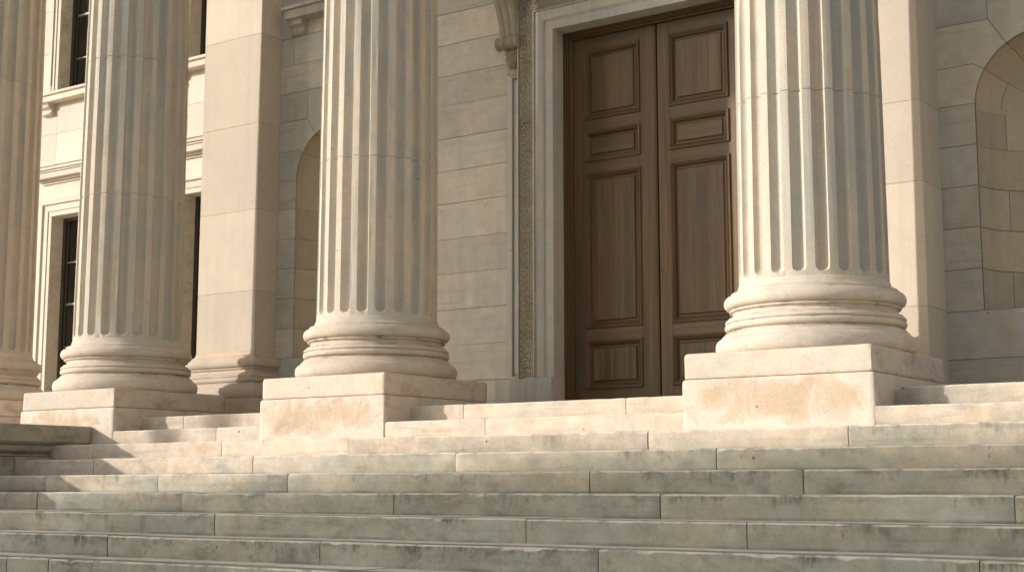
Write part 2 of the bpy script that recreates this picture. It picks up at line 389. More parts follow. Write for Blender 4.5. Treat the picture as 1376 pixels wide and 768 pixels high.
    # plinth slab and plinth block with worn edges
    for nm, hwid, y0, y1, za, zb, mt in (('plinth_slab', .785, -CY+.006, .825, .0995, .3035, 'plinth'), ('plinth_block', .80, -CY-.008, .815, -.325, .0955, 'plinthblock')):
        mb = MB(); mb.tone(.4, .12)
        xsn, zn = 46, 12
        def P(u, w, face):
            pass
        # rounded box built as rings of its outline at several heights
        zl = [za, za+.006, za+.02] + [za+.02+(zb-za-.05)*t for t in (.2, .4, .6, .8, 1)] + [zb-.016, zb-.006, zb-.001, zb]
        ins = [.006, .001, 0, 0, 0, 0, 0, 0, .003, .008, .016, .03]
        Rg = []
        def outline(inset, z):
            pts = []; n = 44
            X0, X1, Y0, Y1 = -hwid+inset, hwid-inset, y0+inset, y1-inset
            c = .011
            def wob(px, py): return nz(px*4+idx*7, py*4, z*5)*.0025 - max(0, nz(px*11+idx*5, py*11, z*13)-.30)*.03*(1 if inset > .001 or z < za+.01 else .25)
            for t in range(n): x = X0+c+(X1-X0-2*c)*t/(n-1); pts.append((x, Y0-wob(x, Y0)))
            for t in range(n): y = Y0+c+(Y1-Y0-2*c)*t/(n-1); pts.append((X1+wob(X1, y), y))
            for t in range(n): x = X1-c-(X1-X0-2*c)*t/(n-1); pts.append((x, Y1))
            for t in range(n): y = Y1-c-(Y1-Y0-2*c)*t/(n-1); pts.append((X0-wob(X0, y), y))
            return pts
        for z, i_ in zip(zl, ins):
            Rg.append([mb.v(x, y, z) for x, y in outline(i_, z)])
        c_f = mb.cur; c_s = (c_f[0], .2, .55, 0)
        for a, b in zip(Rg[:-1], Rg[1:]):
            n_ = len(a)
            for t in range(n_):
                u_ = (t+1) % n_; mb.face([a[t], a[u_], b[u_], b[t]], col=c_s if 44 <= t < 87 else c_f)
        mb.face(Rg[-1]); mb.face(Rg[0][::-1])
        mb.build(nm, M[mt], root, smooth=45, loc=off)
    return root
CL = ['fluted limestone column cut off by the left edge of the photo, leftmost of the four, standing behind the cheek wall',
      'fluted limestone column second from the left, its plinth meeting the moulded cheek wall, in front of the lit pilaster',
      'fluted limestone column between the shadowed arched niche and the wooden double door, on a two-tier plinth',
      'largest and nearest fluted limestone column, hiding the right edge of the wooden double door']
for i, (cx, ph) in enumerate(COLS):
    make_column(i, cx, math.radians([4, 9.0, 9.0, 12.7][i]), CL[i])

# ------------------------------------------------------------------ cheek wall at the left end of the steps
ck = empty('cheek_wall', (-4.7, -1.6, -2.4), label='low stone cheek wall with a flat cap over a hollow moulding, at the left end of the steps', category='wall')
inv = (4.7, 1.6, 2.4)
mb = MB()
for a, b in ((-3.6, -1.43), (-1.425, -.012)):
    mb.tone(.5, .3); mb.box(-5.32, -4.09, a, b, -.292, -.108, .008)
mb.build('cap', M['cheek'], ck, loc=inv)
mb = MB(); mb.tone(.35, .5)
prof = [(-4.115, -.292), (-4.115, -.306), (-4.135, -.312), (-4.150, -.318), (-4.137, -.330), (-4.133, -.350), (-4.142, -.375), (-4.165, -.395), (-4.20, -.405), (-4.20, -.416), (-4.185, -.42), (-4.182, -.436), (-4.20, -.44), (-4.225, -.445)]
R_ = []
for y in (-3.6, -2.4, -1.2, -.6, -.02):
    R_.append([mb.v(x, y, z) for x, z in prof]+[mb.v(-5.2, y, -.445), mb.v(-5.2, y, -.292)])
mb.rings(R_, cap=True); mb.build('moulding', M['cheek'], ck, loc=inv)
mb = MB()
for a, b in ((-3.6, -2.5), (-2.496, -.95), (-.946, -.02)):
    for z0, z1 in ((-.80, -.445), (-1.2, -.804), (-1.6, -1.204), (-2.4, -1.604)):
        mb.tone(.5, .35); mb.box(-5.18, -4.13 if z1 < -.5 else -4.12, a, b, z0, z1, .005)
mb.build('body', M['cheek'], ck, loc=inv)
pd = empty('stone_pedestal', (-4.8, -2.05, -.108), label='low square stone pedestal block standing on the cheek wall beyond the left edge', category='pedestal')  # unseen block, sized to throw the stepped shadow at the left
mb = MB(); mb.tone(.4, .2); mb.box(-.42, .62, -.66, .70, 0, .15, .01); mb.build('block', M['cheek'], pd)
mb = MB(); mb.tone(.4, .2); mb.box(-.40, .60, -.64, .68, .15, .225, .012); mb.build('cap', M['cheek'], pd)

# ------------------------------------------------------------------ facade
fac = empty('stone_facade', (0, WALL, 0), label='pale limestone building front behind the columns with arched niches, panelled double door and tall windows', category='building')
FL = (0, -WALL, 0)
def fp(mb, name, mats, parent=None, **kw):
    if parent is None or parent is fac: return mb.build(name, mats, fac, loc=FL, **kw)
    return mb.build(name, mats, parent, **kw)

def courses(z_first, pitch, ztop): 
    out = []; z = z_first
    while z < ztop: out.append((z, z+pitch)); z += pitch
    return out
def ashlar(mb, xl, xr, y, zlist, bl=1.3, depth=.25, warm=.5, phase=0, gap=.0022):
    """courses of blocks between xl and xr, dark joint sheet behind"""
    for i, (z0, z1) in enumerate(zlist):
        xs = [xl]; x = xl + (bl*.5 if (i+phase) % 2 else bl)*random.uniform(.85, 1.1)
        while x < xr-.25: xs.append(x); x += bl*random.uniform(.85, 1.15)
        xs.append(xr)
        for a, b in zip(xs[:-1], xs[1:]):
            J = lambda: random.uniform(-.0022, .0022)
            mb.tone(warm, .06, .26); mb.poly([(a, z0+J()), (b, z0+J()), (b, z1+J()), (a, z1+J())], y+random.uniform(0, .002), depth, gap)
    mb.sheet([(xl, zlist[0][0]), (xr, zlist[0][0]), (xr, zlist[-1][1]), (xl, zlist[-1][1])], y+.010, 1)
def niche_wall(xl, xr, xc, R, zs, zb, zc, y, ztop, parent):
    """wall bay with an arched niche: courses zc below the springing, three radial blocks each side above"""
    mb = MB()
    base = [z for z in zc if z <= zb+.01]
    rows = [z for z in zc if zb-.01 <= z <= zs+.1]
    # below the niche
    for z0, z1 in zip(base[:-1], base[1:]):
        mb.tone(.75, .1, .3); m_ = xl+(xr-xl)*random.uniform(.4, .6)
        mb.poly([(xl, z0), (m_, z0), (m_, z1), (xl, z1)], y, .3); mb.tone(.7, .1, .3); mb.poly([(m_, z0), (xr, z0), (xr, z1), (m_, z1)], y, .3)
        mb.sheet([(xl, z0), (xr, z0), (xr, z1), (xl, z1)], y+.012, 1)
    def arc(p0, p1, n=10): return [(xc-R*math.cos(p0+(p1-p0)*i/n), zs+R*math.sin(p0+(p1-p0)*i/n)) for i in range(n+1)]
    rz = rows
    zA, zB, zC_ = rz[-1]+0, 0, 0
    idx = zc.index(rz[-1]); z1, z2, z3 = zc[idx+1], zc[idx+2], zc[idx+3]
    a1, a2 = math.radians(32), math.radians(58)
    zr = rz[-1]
    for sgn in (1, -1):
        def mir(p): return p if sgn == 1 else [(2*xc-x, z) for x, z in p][::-1]
        XL = xl if sgn == 1 else 2*xc-xr
        for z0, zz in zip(rz[:-1], rz[1:]):
            p = [(XL, z0), (xc-R, z0), (xc-R, zz), (XL, zz)]
            mb.tone(.45, .1, .28); mb.poly(mir(p), y+random.uniform(0, .002), .3); mb.sheet(mir(p), y+.012, 1)
        a0 = math.asin(max(-1, min(1, (zr-zs)/R)))
        def K(a, z): # kink point on radial line at height z
            d = (z-zs)/math.sin(a); return (xc-d*math.cos(a), z)
        k1, k2 = K(a1, z1-.012), K(a2, z2+.0)
        k1 = (max(k1[0], XL+.1), k1[1]); 
        st = [(xc-R, zr)] if zr < zs else []
        p = [(XL, zr)]+st+arc(max(0, a0) if zr >= zs else 0, a1)+[k1, (XL, z1-.02)]
        mb.tone(.45, .1, .28); mb.poly(mir(p), y, .3); mb.sheet(mir(p), y+.012, 1)
        p = [(XL, z1-.02), k1]+arc(a1, a2)+[k2, (XL, z2)]
        mb.tone(.45, .1, .28); mb.poly(mir(p), y, .3); mb.sheet(mir(p), y+.012, 1)
        p = [k2]+arc(a2, PI/2-.12)+[(xc-.12, z3), (k2[0], z3)]
        mb.tone(.45, .1, .28); mb.poly(mir(p), y, .3); mb.sheet(mir(p), y+.012, 1)
        p = [(XL, z2), k2, (k2[0], z3), (XL, z3)]
        mb.tone(.45, .1, .28); mb.poly(mir(p), y, .3); mb.sheet(mir(p), y+.012, 1)
    p = arc(PI/2-.12, PI/2+.12, 4)+[(xc+.12, z3), (xc-.12, z3)]
    mb.tone(.45, .1, .28); mb.poly(p, y, .3); mb.sheet(p, y+.012, 1)
    fp(mb, 'wall', [M['wall'], M['mortar']], parent)
    # the niche itself: half cylinder and half dome, as patches with joints
    mb = MB()
    def patch(fn, u0, u1, v0, v1, nu, nv, du, dv):
        u0 += du; u1 -= du; v0 += dv; v1 -= dv
        rows_ = [[mb.v(*fn(u0+(u1-u0)*i/nu, v0+(v1-v0)*j/nv)) for i in range(nu+1)] for j in range(nv+1)]
        mb.rings(rows_, close=False)
    r0 = R-.004
    cyl = lambda u, v: (xc-r0*math.cos(u), y+.012+r0*math.sin(u), v)
    for i, (z0, zz) in enumerate(zip(rz[:-1]+[rz[-1]], rz[1:]+[zs])):
        if zz-z0 < .01: continue
        br = [0, PI*.5, PI] if i % 2 else [0, PI*.22, PI*.78, PI]
        for a, b in zip(br[:-1], br[1:]):
            mb.tone(.4, .1, .4); patch(cyl, a, b, z0, zz, 14, 2, .004, .003 if zz < zs-.001 else 0)
    dome = lambda p, s_: (xc-r0*math.cos(p)*math.cos(s_), y+.012+r0*math.sin(s_), zs+r0*math.sin(p)*math.cos(s_))
    for i, (p0, p1) in enumerate(((0, a1), (a1, a2), (a2, PI-a2), (PI-a2, PI-a1), (PI-a1, PI))):
        sp = [0, .62, PI/2-.02] if i % 2 == 0 else [0, 1.0, PI/2-.02]
        for a, b in zip(sp[:-1], sp[1:]):
            mb.tone(.35, .1, .4); patch(dome, p0, p1, a, b, 10, 12, .004, .004)
    r0 = R+.006; mb.mi = 1
    patch(cyl, 0, PI, rz[0]-.02, zs, 24, 2, 0, 0); patch(dome, 0, PI, 0, PI/2-.001, 24, 12, 0, 0)
    mb.mi = 0; mb.tone(.5, .2); # niche floor
    mb.face([mb.v(xc-R*math.cos(PI*i/20), y+.012+R*math.sin(PI*i/20), rz[0]+.002) for i in range(21)])
    fp(mb, 'niche', [M['niche'], M['mortar']], parent, smooth=30, fix=False)

ZR = [-.02, .37, .80, 1.18, 1.557, 1.935, 2.312, 2.69, 3.07, 3.45, 3.83, 4.21, 4.59]
niche_wall(4.30, 6.55, 5.42, .65, 2.65, .80, ZR, WALL, 4.2, fac)
mb = MB(); ashlar(mb, 4.30, 6.55, WALL, courses(3.83, .378, 9.2)); ashlar(mb, 6.55, 10.5, WALL, [(a, b) for a, b in zip(ZR[:-1], ZR[1:])]+courses(4.59, .378, 9.2))
fp(mb, 'wall', [M['wall'], M['mortar']])
ZL = [-.02, .41, .80, 1.165, 1.54, 1.912, 2.285, 2.655, 3.02, 3.40, 3.77, 4.13, 4.49, 4.85, 5.2]
niche_wall(-4.3, -1.62, -2.95, .65, 3.00, .80, ZL, WALL, 4.2, fac)
mb = MB(); ashlar(mb, -4.3, -1.62, WALL, [(4.13, 4.49), (4.49, 4.85), (4.85, 5.2)], bl=1.25)
ashlar(mb, -4.3, -3.31, WALL, courses(5.2, .375, 7.5)); ashlar(mb, -2.59, -1.62, WALL, courses(5.2, .375, 7.5)); ashlar(mb, -4.3, -1.62, WALL, courses(7.45, .375, 9.2))
fp(mb, 'wall', [M['wall'], M['mortar']])
mb = MB(); ZD = [-.02, .41, .815, 1.22, 1.63, 2.03, 2.44, 2.82, 3.20, 3.59, 3.945, 4.315, 4.69, 5.07]
ashlar(mb, -1.62, -.30, WALL, list(zip(ZD[:-1], ZD[1:]))+courses(5.07, .375, 9.2), bl=3.4, warm=.7)
ashlar(mb, 3.05, 3.6, WALL, list(zip(ZD[:-1], ZD[1:]))+courses(5.07, .375, 9.2), bl=1.9)
ashlar(mb, -.30, 3.05, WALL, courses(5.2, .375, 9.2))
fp(mb, 'wall', [M['wall'], M['mortar']])

# pilasters
def pilaster(xl, xr, yf, joints, moulded=True):
    p = MB(); zz = [.87 if moulded else -.02]+joints+[9.3]
    for a, b in zip(zz[:-1], zz[1:]):
        p.tone(.35, 0, .25); p.box(xl, xr, yf+random.uniform(0, .0015), WALL-.002, a+.0012, b-.0012, .003)
    p.mi = 1; p.box(xl+.006, xr-.006, yf+.006, WALL-.01, .86 if moulded else 0, 9.29)
    po = fp(p, 'pilaster', [M['pilaster'], M['mortar']])
    if not moulded: return
    b = MB(); b.tone(.35, .05)
    R_ = []
    pr = [(r-.616, z+.3035) for r, z in PROFILE[1:]]
    pr = [(.19, .0), (.19, .290), (.165, .296)]+[(d, z) for d, z in pr]+[(.0035, .888), (-.004, .889)]
    for d, z in pr:
        d *= .88
        x0, x1, y0 = xl-d, xr+d, yf-d
        R_.append([b.v(x0, WALL-.003, z), b.v(x0, y0, z), b.v(x1, y0, z), b.v(x1, WALL-.003, z)])
    b.rings(R_, close=False)
    fp(b, 'base', M['base'], po, smooth=30)
pilaster(-4.90, -3.895, 2.20, [1.62, 2.627, 3.716, 4.86, 6.0, 7.2])
pilaster(3.46, 4.437, 2.05, [.815, 1.93, 2.668, 3.8, 5.0, 6.2, 7.4], moulded=False)

# ---- door surround
sr = MB(); F1 = 2.445
def ubox(a, b, y0, y1, ztop_in, zb=.40):
    """architrave member running up both jambs and across the head, mitred: from inner offset a to outer offset b"""
    x0, x1, zt = .28, 2.47, ztop_in
    for sg in (0, 1):
        xa, xb = (x0-b, x0-a) if sg == 0 else (x1+a, x1+b)
        sr.tone(.6, .08, .3)
        p = [(xa, zb), (xb, zb), (xb, zt+(a if sg == 0 else b)), (xa, zt+(b if sg == 0 else a))]
        sr.poly(p, y0, y1-y0, .0005, .002)
    sr.tone(.5, .08, .3)
    sr.poly([(x0-a, zt+a), (x1+a, zt+a), (x1+b, zt+b), (x0-b, zt+b)], y0, y1-y0, .0005, .002)
ZT = 4.19
ubox(0, .100, F1, WALL+.1, ZT)                    # inner fascia
ubox(.100, .112, F1-.006, WALL+.1, ZT); ubox(.112, .124, F1-.012, WALL+.1, ZT)   # small double bead
ubox(.124, .231, F1-.012, WALL+.1, ZT)            # outer fascia
ubox(.231, .246, F1-.030, WALL+.1, ZT)            # fillet beside the carving
ubox(.432, .446, F1-.034, WALL+.1, ZT)
# reveal (jamb) stones
for x0, x1 in ((.16, .279), (2.471, 2.60)):
    for z0, z1 in ((.40, 1.55), (1.555, 2.9), (2.905, 4.19)):
        sr.tone(.15, .1, .2); sr.box(x0, x1, F1+.006, 2.68, z0, z1, .002)
sr.tone(.1, .1, .1); sr.box(.16, 2.60, F1+.006, 2.68, 4.1915, 4.40, .002)
# plain base blocks
for sg in (0, 1):
    X = lambda a: a if sg == 0 else 2.75-a
    for a, b, y in ((-.52, -.30, 2.49), (-.297, -.10, 2.455), (-.097, .27, 2.415)):
        xa, xb = sorted((X(a), X(b))); sr.tone(.8, .1, .3); sr.box(xa, xb, y, WALL+.12, -.02, .398, .004)
    xa, xb = sorted((X(.272), X(.283))); sr.tone(.2, .1, .1); sr.box(xa, xb, 2.425, 2.682, -.02, .399, .003)
    # outer strip with a sunk panel
    for a, b, z0, z1, y in ((-.373, -.300, .40, 3.80, 2.505), (-.300, -.175, .40, .430, 2.505), (-.300, -.175, 3.745, 3.80, 2.505), (-.175, -.1635, .40, 3.80, 2.505), (-.303, -.172, .425, 3.75, 2.538), (-.288, -.187, .452, 3.728, 2.527)):
        xa, xb = sorted((X(a), X(b))); sr.tone(.65, .1, .3); sr.box(xa, xb, y, WALL+.1, z0, z1, .003)
    xa, xb = sorted((X(-.373), X(-.1635))); sr.tone(.6, .1); sr.box(xa, xb, 2.515, WALL+.1, 3.8, 4.9, .003)
for a in (0, 1):
    pass
sr.tone(.5, .1); sr.box(-.45, 3.2, 2.42, WALL+.1, 4.64, 4.95, .004); sr.tone(.5, .1); sr.box(-.6, 3.35, 2.10, WALL+.1, 4.95, 5.2, .006)
sur = fp(sr, 'door_surround', M['surround'])

# carved band between offsets .260 and .405
def carve(u, w):
    """relief height at u along the band, w across it (0..1)"""
    if w < .10:
        p = (u/.0165) % 1-.5; q = (w-.05)/.05
        return .010*max(0, 1-(p*2.1)**2-q*q)
    if w > .80:
        p = (u/.028) % 1-.5; q = (w-.90)/.10
        return .014*max(0, 1-(p*2.4)**2-q*q) + .004
    t = (w-.10)/.70; cell = .075
    k = math.floor(u/cell); p = (u/cell) % 1-.5; c = t-.5
    r = math.hypot(p*1.15, c); th = math.atan2(c, p*1.15+1e-9)
    petal = max(0, 1-(r/(.30+.12*math.cos(5*th)))**2)
    ring_ = math.exp(-((r-.47)/.05)**2)
    corner = max(0, 1-((.5-abs(p))**2*30+(abs(c)-.36)**2*40))
    return .003+.017*petal+.012*ring_+.014*corner+.002*nz(u*70, w*9, 3)
cb = MB(); cb.cur = (.4, .4, .3, 0)  # darker towards the hollows of the carving
def band(path, n_w=26, step=.006):
    L_ = path['len']; n = int(L_/step); rows = []
    for i in range(n+1):
        u = L_*i/n
        hh = [carve(u+path['o'], j/n_w)*1.35 for j in range(n_w+1)]
        rows.append(([cb.v(*path['f'](u, j/n_w, hh[j])) for j in range(n_w+1)], hh))
    for (r0_, h0_), (r1_, h1_) in zip(rows[:-1], rows[1:]):
        for j in range(n_w):
            hm = (h0_[j]+h1_[j]+h0_[j+1]+h1_[j+1])/4
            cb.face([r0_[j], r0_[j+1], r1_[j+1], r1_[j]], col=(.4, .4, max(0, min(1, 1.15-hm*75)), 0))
Yb = F1-.010
a0, a1_ = .246, .432
band({'len': ZT-.40+a0, 'o': 0, 'f': lambda u, w, h: (.28-a1_+(a1_-a0)*w, Yb-h, .40+u+(a1_-a0)*(1-w)*(u/(ZT-.40+a0)))})
band({'len': 2.19+2*a0, 'o': .3, 'f': lambda u, w, h: (.28-a0-(a1_-a0)*(1-w)+(u/(2.19+2*a0))*(2.19+2*a0+2*(a1_-a0)*(1-w)), Yb-h, ZT+a1_-(a1_-a0)*w)})
band({'len': ZT-.40+a0, 'o': .7, 'f': lambda u, w, h: (2.47+a1_-(a1_-a0)*w, Yb-h, .40+u+(a1_-a0)*(1-w)*(u/(ZT-.40+a0)))})
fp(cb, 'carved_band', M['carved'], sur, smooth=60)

# scrolled console brackets beside the door head
def console(x0, x1):
    c = MB(); c.tone(.45, .25, .1)
    path = []
    # (y, z) centre line of the front face, from the cornice down into the scroll
    ctl = [(1.96, 4.95), (2.06, 4.86), (2.17, 4.75), (2.27, 4.62), (2.335, 4.48), (2.375, 4.35), (2.39, 4.25), (2.40, 4.18)]
    for i in range(len(ctl)-1):
        for j in range(5):
            t = j/5; path.append((ctl[i][0]*(1-t)+ctl[i+1][0]*t, ctl[i][1]*(1-t)+ctl[i+1][1]*t))
    path.append(ctl[-1])
    nx = 40; rows = []
    for i, (y, z) in enumerate(path):
        f = i/(len(path)-1); w = 1-.16*f; row = []
        for k in range(nx+1):
            u = k/nx*2-1
            rib = .018*(abs(math.cos(u*PI*1.5))**.7) - .012
            row.append(c.v((x0+x1)/2+u*(x1-x0)/2*w, y-rib, z+rib*.3))
        row = [c.v((x0+x1)/2-(x1-x0)/2*w, 2.54, z)]+row+[c.v((x0+x1)/2+(x1-x0)/2*w, 2.54, z)]
        rows.append(row)
    c.rings(rows, close=False)
    # lower roll, axis along x, waisted, with spiral ends
    R_ = []
    xa, xb = x0-.012, x1+.006
    for k in range(49):
        u = k/48; r = .070+.007*math.cos(u*6*PI)+.002*math.cos(u*30*PI)
        if k in (0, 48): r = .070
        R_.append([c.v(xa+(xb-xa)*u, 2.412+r*math.cos(a*PI/14), 4.125+r*math.sin(a*PI/14)) for a in range(28)])
    c.rings(R_, cap=True)
    for xe, sg in ((xa, -1), (xb, 1)):
        prev = None; R2 = []
        for k in range(60):
            a = k/60*4.2*PI; rr = .052*(1-k/66)
            cx_, cz_ = 2.415+rr*math.cos(a), 4.125+rr*math.sin(a)
            R2.append([c.v(xe+sg*(.004+.006*math.sin(q*PI/3)), cx_+.006*math.cos(q*PI/3)*math.cos(a), cz_+.006*math.cos(q*PI/3)*math.sin(a)) for q in range(6)])
        c.rings(R2, cap=True)
    # hanging leaf
    R_ = []; cx = (x0+x1)/2+.012; wd = (x1-x0)/2-.012
    for k in range(31):
        t = k/30; z = 4.085-.265*t
        w = max(.006, wd*.86*(1-max(0, (t-.45)/.55)**2.4)**.5*(1+.10*math.cos(t*22)))
        row = []
        for a in range(33):
            u = a/32*2-1
            lobe = 1+.10*math.cos(t*26)*abs(u)
            ridge = .012*math.cos(u*17+t*8*(1 if u > 0 else -1))*(1-t*.4)+.006*math.cos(t*30)
            y = 2.505-(.085*(1-t*.35)*math.sqrt(max(0, 1-u*u))+ridge*math.sqrt(max(0, 1-u**4)))-.03*max(0, t-.7)*3*(1-u*u)
            row.append(c.v(cx+u*w*lobe, min(y, 2.515), z+.03*u*u*t))
        R_.append(row)
    c.rings(R_, close=False)
    c.tone(.5, .3); 
    R_ = []
    for k in range(13):
        a = PI*k/12; R_.append([c.v(cx-wd*.75*math.cos(a)+0, 2.505-.012*math.cos(q*PI/4), 3.805-.03*math.sin(a)+.012*math.sin(q*PI/4)) for q in range(8)])
    c.rings(R_, cap=True)
    fp(c, 'console_bracket', M['carved'], sur, smooth=50)
console(-.415, -.140); console(2.89, 3.165)

# ---- door: frame, two leaves, panels
df = MB()
def dfr(a, b, y0, zt):
    df.tone(); 
    df.box(.28+a, .28+b, y0, 2.86, 0, zt-b, .003); df.tone(); df.box(2.47-b, 2.47-a, y0, 2.86, 0, zt-b, .003)
    df.mi = 1; df.tone(); df.box(.28+a, 2.47-a, y0, 2.86, zt-b, zt-a, .003); df.mi = 0
dfr(.0015, .012, 2.648, ZT-.001); dfr(.0125, .025, 2.664, ZT-.001); dfr(.0255, .038, 2.690, ZT-.001); dfr(.0385, .056, 2.735, ZT-.001)
fp(df, 'door_frame', [M['wood_v'], M['wood_h']])
PZ = [(.285, .782), (.930, 2.600), (2.750, 3.072), (3.220, 3.985)]
YD = 2.785
def leaf(x0, x1, px0, px1):
    l = MB()
    for a, b in ((x0, px0), (px1, x1)):
        l.tone(); l.box(a+.0004, b-.0004, YD, YD+.05, .01, 4.128, .0015)
    l.mi = 1; zz = [.01]+[v for p in PZ for v in p]+[4.128]
    for i in range(0, len(zz), 2):
        l.tone(); l.box(px0, px1, YD+.0008, YD+.05, zz[i]+.0004, zz[i+1]-.0004, .0015)
    lo = fp(l, 'door_leaf', [M['wood_v'], M['wood_h']])
    for z0, z1 in PZ:
        p = MB(); 
        # bolection moulding: profile (inset from the opening, y)
        pr = [(-.012, YD+.004), (-.012, YD-.012), (-.006, YD-.019), (.004, YD-.021), (.014, YD-.016), (.019, YD-.006), (.021, YD-.006), (.024, YD-.010), (.032, YD-.006), (.040, YD+.006), (.043, YD+.016), (.046, YD+.018), (.046, YD+.030)]
        R_ = [[p.v(px0+d, y, z0+d), p.v(px1-d, y, z0+d), p.v(px1-d, y, z1-d), p.v(px0+d, y, z1-d)] for d, y in pr]
        p.tone(); n = len(R_)
        for a, b in zip(R_[:-1], R_[1:]):
            for i in range(4):
                j = (i+1) % 4; p.face([a[i], a[j], b[j], b[i]], mi=1 if i in (0, 2) else 0)
        # fielded panel made of upright boards
        d0, d1, d2 = .044, .068, .080
        ya, yb_ = YD+.030, YD+.012
        R_ = [[p.v(px0+d, y, z0+d), p.v(px1-d, y, z0+d), p.v(px1-d, y, z1-d), p.v(px0+d, y, z1-d)] for d, y in ((d0, ya), (d1, ya-.003), (d1+.003, ya-.008), (d2, yb_))]
        for a, b in zip(R_[:-1], R_[1:]):
            for i in range(4):
                j = (i+1) % 4; p.face([a[i], a[j], b[j], b[i]], mi=1 if i in (0, 2) else 0)
        xs = [px0+d2, px0+d2+(px1-px0-2*d2)*random.uniform(.25, .4), px0+d2+(px1-px0-2*d2)*random.uniform(.6, .75), px1-d2]
        horiz = (z1-z0) < .4
        if horiz:
            p.tone(); p.face([p.v(xs[0], yb_, z0+d2), p.v(xs[-1], yb_, z0+d2), p.v(xs[-1], yb_, z1-d2), p.v(xs[0], yb_, z1-d2)], mi=1)
        else:
            for a, b in zip(xs[:-1], xs[1:]):
                p.tone(); p.face([p.v(a, yb_, z0+d2), p.v(b, yb_, z0+d2), p.v(b, yb_, z1-d2), p.v(a, yb_, z1-d2)], mi=0)
        fp(p, 'raised_panel', [M['wood_v'], M['wood_h']], lo, smooth=25)
    return lo
L1 = leaf(.336, 1.367, .485, 1.158); L1['label'] = 'left leaf of the double door with an upright cover strip on its edge'
L2 = leaf(1.385, 2.414, 1.530, 2.203); L2['label'] = 'right leaf of the double door, partly behind the nearest column'
s_ = MB(); s_.tone(); s_.box(1.318, 1.372, YD-.010, YD-.001, .01, 4.126, .004); s_.tone(); s_.box(1.335, 1.36, YD-.016, YD-.0102, .01, 4.126, .004)
fp(s_, 'cover_strip', M['wood_v'], L1)
s_ = MB(); s_.box(.3, 2.45, YD+.052, YD+.08, 0, 4.19); fp(s_, 'door_backing', M['wframe'])
s_ = MB()
for k in range(14):
    a = 2*PI*k/14
ring = lambda r, y: [s_.v(1.405+r*math.cos(2*PI*k/14), y, 1.48+r*math.sin(2*PI*k/14)) for k in range(14)]
s_.rings([ring(.011, YD), ring(.011, YD-.004), ring(.006, YD-.005), ring(.004, YD-.0005)]); fp(s_, 'keyhole', M['wframe'], L2)
s_ = MB(); s_.tone(.5, .1); s_.box(.17, 2.58, 2.43, 2.86, -.05, .012, .006); fp(s_, 'threshold', M['surround'])

# ------------------------------------------------------------------ wing to the left with tall windows
WX0, WX1 = -13.6, -4.9
wins = [(-12.79, -11.49), (-9.82, -8.52), (-6.85, -5.55)]
LZ0, LZ1, UZ0, UZ1 = .32, 3.40, 5.345, 8.1
mb = MB()
xs = [WX0]+[v for w in wins for v in w]+[WX1]
for i in range(0, len(xs), 2):
    zl = [-.3, .4, 1.1, 1.8, 2.5, 3.40, 3.70, 4.0, 4.72, 5.345, 6.05, 6.75, 7.4, 8.1, 8.9, 9.6]
    ashlar(mb, xs[i], xs[i+1], WING, list(zip(zl[:-1], zl[1:])), bl=2.5, warm=.3, gap=.001)
for a, b in wins:
    ashlar(mb, a, b, WING, [(-.3, LZ0)], bl=2.5); ashlar(mb, a, b, WING, [(LZ1, 4.0), (4.0, 4.72), (4.72, UZ0)], bl=2.5, gap=.001); ashlar(mb, a, b, WING, [(UZ1, 8.9), (8.9, 9.6)], bl=2.5)
fp(mb, 'wall', [M['wing'], M['mortar']])
mb = MB(); mb.tone(); mb.box(-4.9, -4.3, WALL, WING+.3, -.3, 9.6); mb.tone(.5, .2); mb.box(-13.6, -4.905, .02, 3.75, -2.4, -.33, .01)
fp(mb, 'wall', M['wing'])
